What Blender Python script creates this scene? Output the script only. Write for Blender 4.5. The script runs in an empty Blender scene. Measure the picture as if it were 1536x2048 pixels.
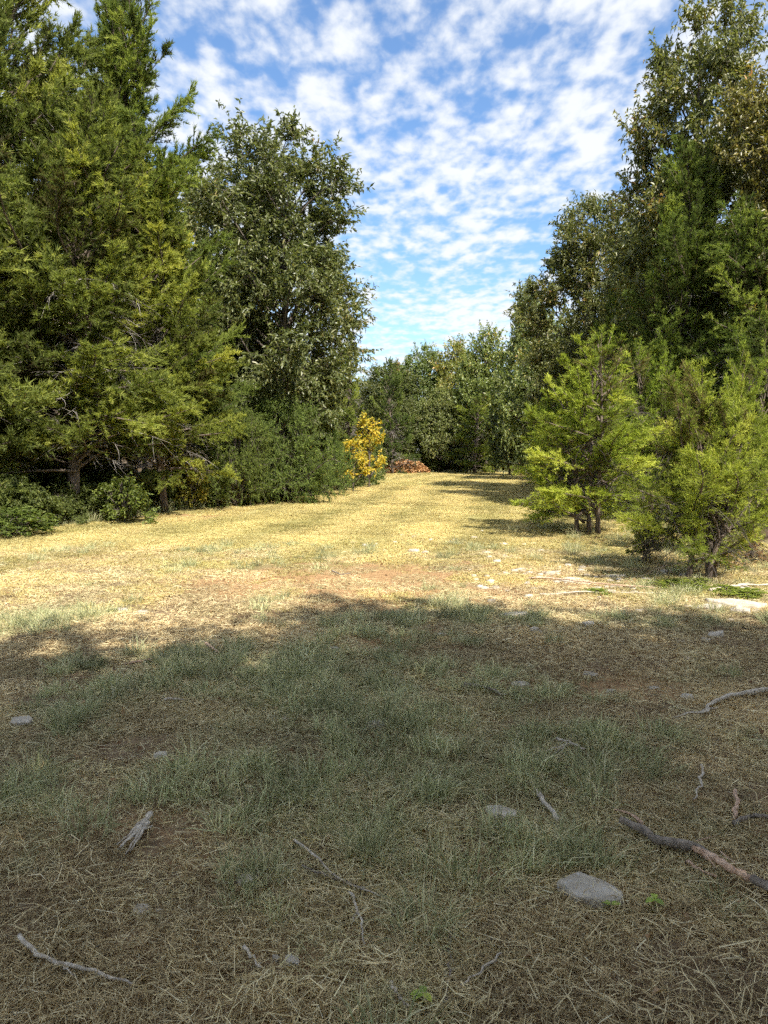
import bpy, math, random
import numpy as np
from mathutils import Vector

# ------------------------------------------------------------------ camera, sky, sun, exposure
sc = bpy.context.scene
COL = sc.collection
F_PX, CX, CY, PITCH, EYE = 1490.0, 768.0, 1024.0, math.radians(4.57), 1.6
cam_d = bpy.data.cameras.new('camera')
cam_d.sensor_fit = 'VERTICAL'; cam_d.sensor_height = 36.0; cam_d.lens = F_PX / 2048 * 36.0
cam_d.clip_start = 0.05; cam_d.clip_end = 5000
cam = bpy.data.objects.new('camera', cam_d); COL.objects.link(cam)
cam.location = (0, 0, EYE); cam.rotation_euler = (math.pi / 2 - PITCH, 0, 0)
sc.camera = cam

SUN_EL, SUN_ROT = math.radians(50), math.radians(150)       # sun behind the right shoulder
world = bpy.data.worlds.new('World'); sc.world = world; world.use_nodes = True
wt = world.node_tree; wt.nodes.clear()
def WN(t, **kw):
    n = wt.nodes.new(t)
    for k, v in kw.items(): setattr(n, k, v)
    return n
def wmath(op, a, b=None, clamp=False):
    n = WN('ShaderNodeMath', operation=op, use_clamp=clamp)
    for i, v in enumerate((a, b)):
        if v is None: continue
        if isinstance(v, (int, float)): n.inputs[i].default_value = v
        else: wt.links.new(v, n.inputs[i])
    return n.outputs[0]
sky = WN('ShaderNodeTexSky', sky_type='NISHITA')
sky.sun_disc = False; sky.sun_elevation = SUN_EL; sky.sun_rotation = SUN_ROT
sky.air_density = 1.0; sky.dust_density = 0.8; sky.ozone_density = 3.0; sky.altitude = 200
tc = WN('ShaderNodeTexCoord')
sep = WN('ShaderNodeSeparateXYZ'); wt.links.new(tc.outputs['Generated'], sep.inputs[0])
zc = wmath('ADD', wmath('MAXIMUM', sep.outputs[2], 0.0), 0.07)
cu = wmath('DIVIDE', sep.outputs[0], zc); cv = wmath('DIVIDE', sep.outputs[1], zc)
comb = WN('ShaderNodeCombineXYZ'); wt.links.new(cu, comb.inputs[0]); wt.links.new(wmath('MULTIPLY', cv, 0.62), comb.inputs[1])
def wnoise(scale, detail, rough, off, dist=0.0):
    m = WN('ShaderNodeMapping'); m.inputs['Location'].default_value = off; wt.links.new(comb.outputs[0], m.inputs[0])
    n = WN('ShaderNodeTexNoise'); n.inputs['Scale'].default_value = scale; n.inputs['Detail'].default_value = detail
    n.inputs['Roughness'].default_value = rough; n.inputs['Distortion'].default_value = dist
    wt.links.new(m.outputs[0], n.inputs['Vector']); return n.outputs['Fac']
cl_low = wnoise(1.7, 3, 0.5, (3.7, 1.3, 0))
cl_mid = wnoise(12.5, 2, 0.5, (0.2, 5.1, 0), 0.1)
cl_fine = wnoise(30.0, 4, 0.6, (1.2, 0.4, 0), 0.2)
dens = wmath('ADD', wmath('ADD', wmath('MULTIPLY', cl_low, 1.1), wmath('MULTIPLY', cl_mid, 1.35)), wmath('MULTIPLY', cl_fine, 0.55))
mr = WN('ShaderNodeMapRange', interpolation_type='SMOOTHSTEP')
wt.links.new(dens, mr.inputs[0]); mr.inputs[1].default_value = 1.20; mr.inputs[2].default_value = 1.78
mr.inputs[3].default_value = 0.04; mr.inputs[4].default_value = 0.96
bg_sky = WN('ShaderNodeBackground'); hs = WN('ShaderNodeHueSaturation'); hs.inputs['Saturation'].default_value = 1.15; wt.links.new(sky.outputs[0], hs.inputs['Color']); wt.links.new(hs.outputs[0], bg_sky.inputs[0]); bg_sky.inputs[1].default_value = 0.097
bg_cl = WN('ShaderNodeBackground'); bg_cl.inputs[1].default_value = 0.44
crmp = WN('ShaderNodeValToRGB'); wt.links.new(dens, crmp.inputs[0])
crmp.color_ramp.elements[0].position = 0.0; crmp.color_ramp.elements[0].color = (0.80, 0.89, 1.0, 1)
crmp.color_ramp.elements[1].position = 1.0; crmp.color_ramp.elements[1].color = (0.93, 0.96, 1.0, 1)
wt.links.new(crmp.outputs[0], bg_cl.inputs[0])
mixw = WN('ShaderNodeMixShader'); wt.links.new(mr.outputs[0], mixw.inputs[0])
wt.links.new(bg_sky.outputs[0], mixw.inputs[1]); wt.links.new(bg_cl.outputs[0], mixw.inputs[2])
wo = WN('ShaderNodeOutputWorld'); wt.links.new(mixw.outputs[0], wo.inputs[0])

sun_d = bpy.data.lights.new('sun', 'SUN'); sun_d.energy = 3.95; sun_d.angle = math.radians(0.55); sun_d.color = (1.0, 0.95, 0.86)
sun = bpy.data.objects.new('sun', sun_d); COL.objects.link(sun)
TO_SUN = Vector((math.sin(SUN_ROT) * math.cos(SUN_EL), math.cos(SUN_ROT) * math.cos(SUN_EL), math.sin(SUN_EL)))
sun.rotation_euler = TO_SUN.to_track_quat('Z', 'Y').to_euler(); sun.location = (20, -20, 30)
vs = sc.view_settings
vs.view_transform = 'Standard'; vs.look = 'None'; vs.exposure = 1.3; vs.gamma = 1.0; vs.use_curve_mapping = False
sc.render.engine = 'CYCLES'
cy = sc.cycles
cy.max_bounces = 5; cy.diffuse_bounces = 4; cy.glossy_bounces = 1; cy.transmission_bounces = 2; cy.transparent_max_bounces = 4
cy.caustics_reflective = False; cy.caustics_refractive = False
cy.use_denoising = False; cy.use_adaptive_sampling = True; cy.adaptive_threshold = 0.04; cy.adaptive_min_samples = 20

# ------------------------------------------------------------------ helpers
def ray(px, py):
    a, b = px - CX, CY - py
    return (a, F_PX * math.cos(PITCH) + b * math.sin(PITCH), -F_PX * math.sin(PITCH) + b * math.cos(PITCH))
def gp(px, py):                       # ground point under a pixel of the photograph
    d = ray(px, py); t = EYE / -d[2]; return d[0] * t, d[1] * t
def at_x(px, Y, py=900): d = ray(px, py); return d[0] / d[1] * Y
def at_z(py, Y): d = ray(CX, py); return EYE + d[2] / d[1] * Y

def _hash(ix, iy, s):
    n = (ix.astype(np.int64) * 374761393 + iy.astype(np.int64) * 668265263 + s * 974634777) & 0xffffffff
    n = ((n ^ (n >> 13)) * 1274126177) & 0xffffffff
    return ((n ^ (n >> 16)) & 0xffff) / 65535.0
def vnoise(x, y, s=0):
    x = np.asarray(x, float); y = np.asarray(y, float)
    ix, iy = np.floor(x), np.floor(y); fx, fy = x - ix, y - iy
    fx = fx * fx * (3 - 2 * fx); fy = fy * fy * (3 - 2 * fy)
    a, b = _hash(ix, iy, s), _hash(ix + 1, iy, s); c, d = _hash(ix, iy + 1, s), _hash(ix + 1, iy + 1, s)
    return (a * (1 - fx) + b * fx) * (1 - fy) + (c * (1 - fx) + d * fx) * fy
def sstep(a, b, x):
    t = np.clip((np.asarray(x, float) - a) / (b - a), 0, 1); return t * t * (3 - 2 * t)
def ground_h(x, y):
    x = np.asarray(x, float); y = np.asarray(y, float)
    near = 1 - sstep(60, 120, np.hypot(x, y))
    return near * (0.10 * (vnoise(x * .18 + 9, y * .18, 1) - .5) + 0.05 * (vnoise(x * .7, y * .7, 2) - .5)
                   + 0.022 * (vnoise(x * 2.3, y * 2.3, 3) - .5) + 0.030 * (vnoise(x * 5, y * 5, 4) - .5))
def gh(x, y): return float(ground_h(np.array([x]), np.array([y]))[0])

LY = [-30, 0, 14.9, 18, 22.7, 29.8, 34, 45, 58, 60.5]; LX = [-9.5, -8.8, -7.7, -6.8, -5.5, -3.0, -1.9, -0.9, -0.3, 9]
RY = [-30, -6, 0, 6, 9, 12, 16, 22.7, 34, 53, 60.5]; RX = [5.5, 4.2, 5.0, 6.5, 6.8, 6.8, 6.6, 6.6, 7.8, 10.7, 9.5]
def wood_mask(x, y):                  # 1 inside the woods, 0 in the clearing
    w = (vnoise(np.asarray(x) * .9, np.asarray(y) * .9, 7) - .5) * 1.0
    l = sstep(-.45, .45, np.interp(y, LY, LX) - x + w); r = sstep(-.45, .45, x - np.interp(y, RY, RX) + w)
    return np.maximum(np.maximum(l, r), sstep(59.5, 61, y + w * .5))
DIRT = [(-.45, 9.0, 2.7, 1.7, 1.0), (.7, 9.9, 1.9, 1.2, .5), (.12, 6.15, .7, .8, .7), (-1.05, 6.8, .7, .45, .6), (1.4, 5.0, .9, .5, .5),
        (-5.0, 18.6, 1.6, 1.4, .55), (2.6, 9.3, 1.0, .8, .5), (1.6, 3.2, .7, .4, .3), (-1.1, 3.0, .9, .5, .3), (3.4, 13.5, 1.5, 1.1, .4), (-.2, 2.2, .8, .35, .3)]
def dirt_mask(x, y):
    x = np.asarray(x, float); y = np.asarray(y, float); m = np.zeros_like(x)
    j = (vnoise(x * 1.7, y * 1.7, 11) - .5) * .9 + (vnoise(x * 5, y * 5, 12) - .5) * .5
    for cx, cy_, rx, ry, a in DIRT:
        d = np.hypot((x - cx) / rx, (y - cy_) / ry) + j * .6
        m = np.maximum(m, a * (1 - sstep(.25, 1.2, d)))
    return m
def stripe_mask(x, y):                # faint mower tracks that run to the far end
    u = x - .10 * y - .0012 * y * y + .25 * np.sin(y * .21)
    return sstep(.35, .9, .5 + .5 * np.sin(u * 2 * np.pi / 2.1 + 1.2)) * (.7 + .5 * vnoise(x * .5, y * .2, 61))
def green_mask(x, y):
    x = np.asarray(x, float); y = np.asarray(y, float)
    u = x - .10 * y - .0012 * y * y
    stripe = stripe_mask(x, y)
    n = .6 * vnoise(x * .55, y * .55, 21) + .4 * vnoise(x * 1.6, y * 1.6, 22)
    return np.clip(sstep(.44, .66, n) * .85 * (1 - .6 * sstep(8, 13, y)) + .42 * stripe * sstep(6, 11, y), 0, 1)

def mesh_np(name, V, T, attrs=None, mats=(), smooth=False, mat_idx=None):
    me = bpy.data.meshes.new(name)
    V = np.ascontiguousarray(V, np.float32); T = np.ascontiguousarray(T, np.int32)
    me.vertices.add(len(V)); me.vertices.foreach_set('co', V.ravel())
    me.loops.add(T.size); me.loops.foreach_set('vertex_index', T.ravel())
    me.polygons.add(len(T)); me.polygons.foreach_set('loop_start', np.arange(0, T.size, T.shape[1], dtype=np.int32))
    if smooth: me.polygons.foreach_set('use_smooth', np.ones(len(T), bool))
    for k, v in (attrs or {}).items():
        a = me.attributes.new(k, 'FLOAT', 'POINT'); a.data.foreach_set('value', np.ascontiguousarray(v, np.float32))
    for m in mats: me.materials.append(m)
    if mat_idx is not None: me.polygons.foreach_set('material_index', np.ascontiguousarray(mat_idx, np.int32))
    me.update(calc_edges=True); return me
class Acc:                            # collects triangle soups
    def __init__(s): s.V, s.T, s.A, s.n = [], [], [], 0
    def add(s, V, T, a=None):
        V = np.asarray(V, float); s.V.append(V); s.T.append(np.asarray(T) + s.n)
        s.A.append(np.zeros(len(V)) if a is None else np.broadcast_to(np.asarray(a, float), (len(V),))); s.n += len(V)
    def mesh(s, name, mat, smooth=False):
        return mesh_np(name, np.concatenate(s.V), np.concatenate(s.T), {'tint': np.concatenate(s.A)}, (mat,), smooth)
def unit(v): return v / np.maximum(np.linalg.norm(v, axis=-1, keepdims=True), 1e-9)
def tube(P, R, k=6, cap=True):
    P = np.asarray(P, float); R = np.asarray(R, float); n = len(P)
    D = unit(np.gradient(P, axis=0)); ref = np.array([0, 0, 1.]) if abs(D[:, 2]).mean() < .8 else np.array([1., 0, 0])
    A = unit(np.cross(D, ref)); B = np.cross(D, A)
    th = np.arange(k) * 2 * np.pi / k
    V = (P[:, None] + R[:, None, None] * (np.cos(th)[None, :, None] * A[:, None] + np.sin(th)[None, :, None] * B[:, None])).reshape(-1, 3)
    i, j = np.meshgrid(np.arange(n - 1), np.arange(k), indexing='ij'); i, j = i.ravel(), j.ravel(); j2 = (j + 1) % k
    a, b, c, d = i * k + j, i * k + j2, (i + 1) * k + j2, (i + 1) * k + j
    T = np.concatenate([np.stack([a, b, c], 1), np.stack([a, c, d], 1)])
    if cap:
        V = np.concatenate([V, P[[0, -1]]]); q = np.arange(k); q2 = (q + 1) % k
        T = np.concatenate([T, np.stack([q2, q, np.full(k, n * k)], 1), np.stack([(n - 1) * k + q, (n - 1) * k + q2, np.full(k, n * k + 1)], 1)])
    return V, T
def darts(P, D, L, W, rng, tint):     # narrow triangles from P along D
    n = len(P); D = unit(D); S = unit(np.cross(D, rng.normal(size=(n, 3))))
    V = np.stack([P - S * W[:, None] * .5, P + S * W[:, None] * .5, P + D * L[:, None]], 1).reshape(-1, 3)
    return V, np.arange(3 * n).reshape(-1, 3), np.repeat(tint, 3)
def leaves(P, D, L, W, rng, tint, upb=.8, fold=.25):   # folded pointed leaf blades
    n = len(P); D = unit(D); N = rng.normal(size=(n, 3)) + np.array([0, 0, upb]); S = unit(np.cross(D, N)); N = np.cross(S, D)
    N[N[:, 2] < 0] *= -1
    M = P + D * (L * .45)[:, None]; tip = P + D * L[:, None] - N * (L * .12)[:, None]
    a = M + S * (W * .5)[:, None] + N * (W * fold)[:, None]; b = M - S * (W * .5)[:, None] + N * (W * fold)[:, None]
    V = np.stack([P, a, tip, b], 1).reshape(-1, 3); q = np.arange(n)[:, None] * 4
    return V, np.concatenate([q + [0, 1, 2], q + [0, 2, 3]]), np.repeat(tint, 4)

def link(name, data, parent=None, label=None, cat=None, group=None, kind=None, loc=None):
    o = bpy.data.objects.new(name, data); COL.objects.link(o)
    if parent is not None: o.parent = parent
    if loc is not None: o.location = loc
    if label: o['label'] = label
    if cat: o['category'] = cat
    if group: o['group'] = group
    if kind: o['kind'] = kind
    return o

# ------------------------------------------------------------------ materials
class NT:
    def __init__(s, name):
        s.m = bpy.data.materials.new(name); s.m.use_nodes = True; s.t = s.m.node_tree; s.t.nodes.clear()
        s.out = s.n('ShaderNodeOutputMaterial')
    def n(s, t, **kw):
        n = s.t.nodes.new(t)
        for k, v in kw.items(): setattr(n, k, v)
        return n
    def put(s, sock, v):
        if hasattr(v, 'is_output'): s.t.links.new(v, sock)
        elif isinstance(v, (tuple, list)) and len(v) == 3 and sock.type == 'RGBA': sock.default_value = (*v, 1)
        else: sock.default_value = v
    def math(s, op, a, b=0.0, clamp=False):
        n = s.n('ShaderNodeMath', operation=op, use_clamp=clamp); s.put(n.inputs[0], a); s.put(n.inputs[1], b); return n.outputs[0]
    def attr(s, k, typ='GEOMETRY'): return s.n('ShaderNodeAttribute', attribute_name=k, attribute_type=typ).outputs['Fac']
    def pos(s): return s.n('ShaderNodeNewGeometry').outputs['Position']
    def obj(s): return s.n('ShaderNodeTexCoord').outputs['Object']
    def noise(s, vec, scale, detail=3, rough=.55, dist=0.0):
        n = s.n('ShaderNodeTexNoise'); s.put(n.inputs['Vector'], vec); n.inputs['Scale'].default_value = scale
        n.inputs['Detail'].default_value = detail; n.inputs['Roughness'].default_value = rough; n.inputs['Distortion'].default_value = dist
        return n.outputs['Fac']
    def ramp(s, fac, stops):
        n = s.n('ShaderNodeValToRGB'); s.put(n.inputs[0], fac); e = n.color_ramp.elements
        while len(e) < len(stops): e.new(.5)
        for i, (p, c) in enumerate(stops): e[i].position = p; e[i].color = (*c, 1)
        return n.outputs[0]
    def rng(s, v, a, b, c=0., d=1.):
        n = s.n('ShaderNodeMapRange', interpolation_type='SMOOTHSTEP'); s.put(n.inputs[0], v)
        for i, q in enumerate((a, b, c, d)): n.inputs[i + 1].default_value = q
        return n.outputs[0]
    def mix(s, f, a, b, mode='MIX'):
        n = s.n('ShaderNodeMix', data_type='RGBA', blend_type=mode); s.put(n.inputs[0], f); s.put(n.inputs[6], a); s.put(n.inputs[7], b); return n.outputs[2]
    def bump(s, h, strength=.5, dist=.02):
        n = s.n('ShaderNodeBump'); s.put(n.inputs['Height'], h); n.inputs['Strength'].default_value = strength; n.inputs['Distance'].default_value = dist
        return n.outputs[0]
    def bsdf(s, col, rough=.8, spec=.3, normal=None, trans=0.0, tcol=None):
        if spec > 0:
            p = s.n('ShaderNodeBsdfPrincipled'); s.put(p.inputs['Base Color'], col); s.put(p.inputs['Roughness'], rough)
            p.inputs['Specular IOR Level'].default_value = spec
        else: p = s.n('ShaderNodeBsdfDiffuse'); s.put(p.inputs[0], col)
        if normal is not None: s.put(p.inputs['Normal'], normal)
        o = p.outputs[0]
        if trans:
            t = s.n('ShaderNodeBsdfTranslucent'); s.put(t.inputs[0], tcol if tcol is not None else col)
            mx = s.n('ShaderNodeMixShader'); mx.inputs[0].default_value = trans
            s.t.links.new(o, mx.inputs[1]); s.t.links.new(t.outputs[0], mx.inputs[2]); o = mx.outputs[0]
        s.t.links.new(o, s.out.inputs[0]); return s.m

def leaf_mat(name, stops, trans=.35, rough=.5, spec=.35, tboost=1.5):
    t = NT(name); oc = t.n('ShaderNodeObjectInfo').outputs['Color']
    c = t.mix(1.0, t.ramp(t.attr('tint'), stops), oc, 'MULTIPLY')
    tc_ = t.mix(1.0, c, (tboost, tboost * 1.05, tboost * .55), 'MULTIPLY')
    return t.bsdf(c, rough, spec, None, trans, tc_)
M = {}
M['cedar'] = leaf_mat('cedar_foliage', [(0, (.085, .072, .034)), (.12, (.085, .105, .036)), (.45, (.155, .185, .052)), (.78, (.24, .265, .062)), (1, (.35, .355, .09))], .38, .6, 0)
M['cedar_bright'] = leaf_mat('cedar_foliage_bright', [(0, (.17, .13, .06)), (.12, (.13, .165, .036)), (.4, (.24, .285, .05)), (.75, (.36, .395, .065)), (1, (.48, .48, .10))], .32, .6, 0)
M['broad'] = leaf_mat('broad_leaf', [(0, (.075, .095, .032)), (.45, (.14, .16, .054)), (.8, (.225, .225, .085)), (.93, (.32, .25, .085)), (1, (.38, .22, .08))], .32, .38, .5)
M['yellow'] = leaf_mat('yellow_leaf', [(0, (.14, .18, .04)), (.22, (.34, .32, .05)), (.4, (.64, .50, .06)), (.8, (.72, .50, .07)), (1, (.60, .30, .08))], .35, .5, .3)
M['dry_leaf'] = leaf_mat('dry_leaf', [(0, (.14, .07, .035)), (.5, (.28, .17, .085)), (1, (.44, .30, .17))], .15, .8, .1)
def bark_mat(name, a, b, scale=9):
    t = NT(name); o = t.obj(); mp = t.n('ShaderNodeMapping'); t.put(mp.inputs[0], o); mp.inputs['Scale'].default_value = (1, 1, .16)
    n = t.noise(mp.outputs[0], scale, 5, .65, .4); n2 = t.noise(o, 2.2, 2)
    c = t.mix(n2, t.ramp(n, [(.3, a), (.7, b)]), t.ramp(n, [(.3, tuple(v * 1.25 for v in a)), (.7, tuple(v * 1.3 for v in b))]))
    return t.bsdf(c, .9, .15, t.bump(n, .9, .03))
M['bark'] = bark_mat('bark', (.045, .036, .028), (.16, .135, .11))
M['cedar_bark'] = bark_mat('cedar_bark', (.06, .045, .035), (.21, .165, .13), 14)
M['deadwood'] = bark_mat('dead_wood', (.27, .22, .16), (.66, .58, .46), 26)
M['darkstick'] = bark_mat('dark_stick_bark', (.13, .105, .08), (.34, .28, .22), 30)
M['rawwood'] = bark_mat('raw_split_wood', (.36, .21, .13), (.74, .53, .37), 42)
t = NT('dead_twig'); M['twig'] = t.bsdf(t.ramp(t.attr('tint'), [(0, (.05, .04, .032)), (.6, (.16, .14, .12)), (1, (.36, .33, .29))]), .9, .1)
t = NT('rock_stone'); o_ = t.obj(); ri = t.n('ShaderNodeObjectInfo').outputs['Random']
n1 = t.noise(o_, 9, 6, .62); n2 = t.noise(o_, 45, 4, .7); n3 = t.noise(o_, 3.2, 2)
c = t.ramp(n1, [(.3, (.30, .255, .19)), (.55, (.50, .44, .345)), (.75, (.64, .575, .46))])
c = t.mix(t.rng(n2, .58, .70), c, (.55, .545, .52)); c = t.mix(t.math('MULTIPLY', t.rng(n3, .52, .74), .6), c, (.22, .18, .12))
M['rock'] = t.bsdf(c, .9, .2, t.bump(t.math('ADD', n1, t.math('MULTIPLY', n2, .4)), .7, .015))
# ground: soil, clay, thatch colour, leaf litter under the trees
t = NT('ground_soil'); p = t.pos()
na = t.noise(p, 1.3, 4); nb = t.noise(p, 14, 5, .65); nc = t.noise(p, 70, 4, .7)
soil = t.ramp(nb, [(.25, (.095, .064, .036)), (.5, (.19, .13, .075)), (.75, (.32, .235, .14))])
clay = t.ramp(t.math('ADD', t.math('MULTIPLY', nb, .6), t.math('MULTIPLY', nc, .4)), [(.3, (.19, .11, .052)), (.52, (.36, .22, .105)), (.75, (.56, .40, .22))])
straw = t.ramp(nc, [(.3, (.30, .24, .10)), (.55, (.45, .37, .16)), (.8, (.58, .48, .23))])
far = t.attr('far')
base = t.mix(far, soil, t.mix(t.math('MULTIPLY', t.attr('green'), .75), straw, t.ramp(nc, [(.3, (.12, .13, .035)), (.7, (.32, .31, .10))])))
base = t.mix(t.rng(t.math('ADD', t.attr('dirt'), t.math('MULTIPLY', t.math('SUBTRACT', t.noise(p, 5, 4, .7), .5), 1.1)), .05, .6), base, clay)
lit = t.ramp(nc, [(.3, (.045, .032, .02)), (.55, (.11, .078, .045)), (.8, (.22, .155, .09))])
base = t.mix(t.attr('wood'), base, lit)
M['ground'] = t.bsdf(base, .95, .1, t.bump(t.math('ADD', nb, t.math('MULTIPLY', nc, .5)), .8, .03))
def grass_mat(name, stops, green_stops, gmin, gmax, trans=.3, use_mask=True):
    t = NT(name); tn = t.attr('tint'); p = t.pos()
    nz = t.noise(p, .8, 2); n2 = t.noise(p, 3.1, 2)
    g = t.math('MULTIPLY', t.rng(t.math('ADD', t.math('MULTIPLY', nz, .6), t.math('MULTIPLY', n2, .4)), gmin, gmax), t.rng(t.math('FRACT', t.math('MULTIPLY', tn, 7.31)), .15, .75))
    gi = t.attr('grn', 'INSTANCER')
    g = t.math('ADD', g, t.math('MULTIPLY', gi, t.rng(t.math('FRACT', t.math('MULTIPLY', tn, 3.77)), .1, .6)), True) if use_mask else g
    c = t.mix(g, t.ramp(tn, stops), t.ramp(tn, green_stops))
    b_ = t.math('ADD', t.attr('brt', 'INSTANCER'), 1.0); cb_ = t.n('ShaderNodeCombineXYZ')
    for q_ in range(3): t.put(cb_.inputs[q_], b_)
    c = t.mix(1.0, c, cb_.outputs[0], 'MULTIPLY')
    return t.bsdf(c, .65, 0, None, trans, c)
STRAW = [(0, (.16, .11, .058)), (.3, (.38, .28, .15)), (.6, (.60, .48, .26)), (.88, (.78, .66, .39)), (1, (.84, .76, .52))]
GREEN = [(0, (.16, .17, .075)), (.5, (.37, .385, .19)), (.85, (.55, .56, .31)), (1, (.68, .65, .42))]
M['thatch'] = grass_mat('dry_thatch', STRAW, GREEN, .52, .72, .2)
M['tuft'] = grass_mat('green_tuft', [(0, (.17, .18, .085)), (.4, (.37, .39, .20)), (.7, (.55, .56, .31)), (.85, (.67, .59, .33)), (1, (.78, .68, .42))], GREEN, .4, .6, .35)
M['stubble'] = grass_mat('mown_stubble', [(0, (.34, .265, .10)), (.35, (.50, .40, .165)), (.7, (.62, .52, .23)), (1, (.74, .65, .34))],
                         [(0, (.22, .225, .06)), (.5, (.36, .35, .10)), (1, (.50, .47, .17))], .62, .8, .3)
M['weed'] = leaf_mat('weed_leaf', [(0, (.060, .080, .022)), (.5, (.115, .140, .036)), (.85, (.20, .22, .055)), (1, (.36, .31, .07))], .35, .5, .35)

# ------------------------------------------------------------------ ground
def axis(lo, hi, d0, d1, grow, far_lo, far_hi):
    c = list(np.arange(d0, d1 + 1e-6, .09)); s = .09; a = [d0]
    while a[-1] > far_lo: s *= grow; a.append(a[-1] - s)
    s = .09; b = [d1]
    while b[-1] < far_hi: s *= grow; b.append(b[-1] + s)
    return np.array(a[:0:-1] + c + b[1:])
gx = axis(0, 0, -6, 6, 1.07, -900, 900); gy = axis(0, 0, 1.0, 13, 1.045, -900, 1500)
X, Y = np.meshgrid(gx, gy); x, y = X.ravel(), Y.ravel()
nx, ny = len(gx), len(gy); i, j = np.meshgrid(np.arange(nx - 1), np.arange(ny - 1)); q = (j * nx + i).ravel()
gm = mesh_np('ground', np.stack([x, y, ground_h(x, y)], 1), np.stack([q, q + 1, q + nx + 1, q + nx], 1),
             {'dirt': dirt_mask(x, y), 'wood': wood_mask(x, y), 'green': green_mask(x, y), 'far': sstep(8, 13, y)}, (M['ground'],), True)
link('ground', gm, kind='structure', label='mown clearing of dry grass and clay soil between the woods')

# ------------------------------------------------------------------ scatter (geometry nodes, stuff only)
def scatter(name, pts, rot, scl, idx, variants, label, cat, grn=None, brt=None):
    me = bpy.data.meshes.new(name); pts = np.ascontiguousarray(pts, np.float32)
    me.vertices.add(len(pts)); me.vertices.foreach_set('co', pts.ravel())
    def A(k, ty, f, v, dt): a = me.attributes.new(k, ty, 'POINT'); a.data.foreach_set(f, np.ascontiguousarray(v, dt).ravel())
    A('rot', 'FLOAT_VECTOR', 'vector', rot, np.float32); A('scl', 'FLOAT_VECTOR', 'vector', scl, np.float32); A('idx', 'INT', 'value', idx, np.int32)
    if brt is not None: A('brt', 'FLOAT', 'value', brt, np.float32)
    if grn is not None: A('grn', 'FLOAT', 'value', grn, np.float32)
    o = link(name, me, label=label, cat=cat, kind='stuff')
    ng = bpy.data.node_groups.new(name, 'GeometryNodeTree')
    ng.interface.new_socket('Geometry', in_out='INPUT', socket_type='NodeSocketGeometry'); ng.interface.new_socket('Geometry', in_out='OUTPUT', socket_type='NodeSocketGeometry')
    gi = ng.nodes.new('NodeGroupInput'); go = ng.nodes.new('NodeGroupOutput')
    iop = ng.nodes.new('GeometryNodeInstanceOnPoints'); jn = ng.nodes.new('GeometryNodeJoinGeometry')
    for meshes in variants[::-1]:
        g2 = ng.nodes.new('GeometryNodeGeometryToInstance')
        for m in meshes:
            src = bpy.data.objects.new(m.name, m)
            oi = ng.nodes.new('GeometryNodeObjectInfo'); oi.inputs['Object'].default_value = src; oi.inputs['As Instance'].default_value = False
            ng.links.new(oi.outputs['Geometry'], g2.inputs[0])
        ng.links.new(g2.outputs[0], jn.inputs[0])
    def na(k, ty): n = ng.nodes.new('GeometryNodeInputNamedAttribute'); n.data_type = ty; n.inputs[0].default_value = k; return n.outputs['Attribute']
    e2r = ng.nodes.new('FunctionNodeEulerToRotation'); ng.links.new(na('rot', 'FLOAT_VECTOR'), e2r.inputs[0])
    ng.links.new(gi.outputs[0], iop.inputs['Points']); ng.links.new(jn.outputs[0], iop.inputs['Instance'])
    iop.inputs['Pick Instance'].default_value = True
    ng.links.new(na('idx', 'INT'), iop.inputs['Instance Index']); ng.links.new(e2r.outputs[0], iop.inputs['Rotation']); ng.links.new(na('scl', 'FLOAT_VECTOR'), iop.inputs['Scale'])
    ng.links.new(iop.outputs[0], go.inputs[0])
    md = o.modifiers.new('scatter', 'NODES'); md.node_group = ng
    return o

def strands(rng, n, rad, lmin, lmax, lift, lean, width, mode):
    r = rad * np.sqrt(rng.random(n)); a = rng.random(n) * 6.283; P0 = np.stack([r * np.cos(a), r * np.sin(a), np.zeros(n)], 1)
    L = rng.uniform(lmin, lmax, n); az = rng.random(n) * 6.283
    if mode == 'lie':
        P0[:, 2] = rng.random(n) ** 2 * lift; d1 = np.stack([np.cos(az), np.sin(az), rng.normal(0, .18, n)], 1)
        az2 = az + rng.normal(0, .6, n); d2 = np.stack([np.cos(az2), np.sin(az2), rng.normal(-.1, .22, n)], 1)
    else:
        th = np.abs(rng.normal(0, lean, n)); az = np.where(rng.random(n) < .6, a, az) if mode == 'tuft' else az
        d1 = np.stack([np.cos(az) * np.sin(th), np.sin(az) * np.sin(th), np.cos(th)], 1)
        th2 = th + rng.uniform(.2, 1.1, n); d2 = np.stack([np.cos(az) * np.sin(th2), np.sin(az) * np.sin(th2), np.cos(th2)], 1)
        P0[:, 2] = -.005
    P1 = P0 + unit(d1) * (L * .5)[:, None]; P2 = P1 + unit(d2) * (L * .5)[:, None]
    for Pq in (P1, P2): Pq[:, 2] = np.maximum(Pq[:, 2], .003)
    S = unit(np.cross(d1, rng.normal(size=(n, 3)) + np.array([0, 0, 1.2]))) * (width * rng.uniform(.6, 1.4, n))[:, None] * .5
    V = np.stack([P0 - S, P0 + S, P1 + S * .9, P1 - S * .9, P2], 1).reshape(-1, 3); q = np.arange(n)[:, None] * 5
    return V, np.concatenate([q + [0, 1, 2], q + [0, 2, 3], q + [3, 2, 4]])
def patch(name, rng, specs, mat):
    A = Acc()
    for n, rad, l0, l1, lift, lean, w, mode, t0, t1 in specs:
        V, T = strands(rng, n, rad, l0, l1, lift, lean, w, mode); A.add(V, T, np.repeat(t0 + (t1 - t0) * rng.random(n), 5))
    return A.mesh(name, mat)
rg = np.random.default_rng(5)
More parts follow.
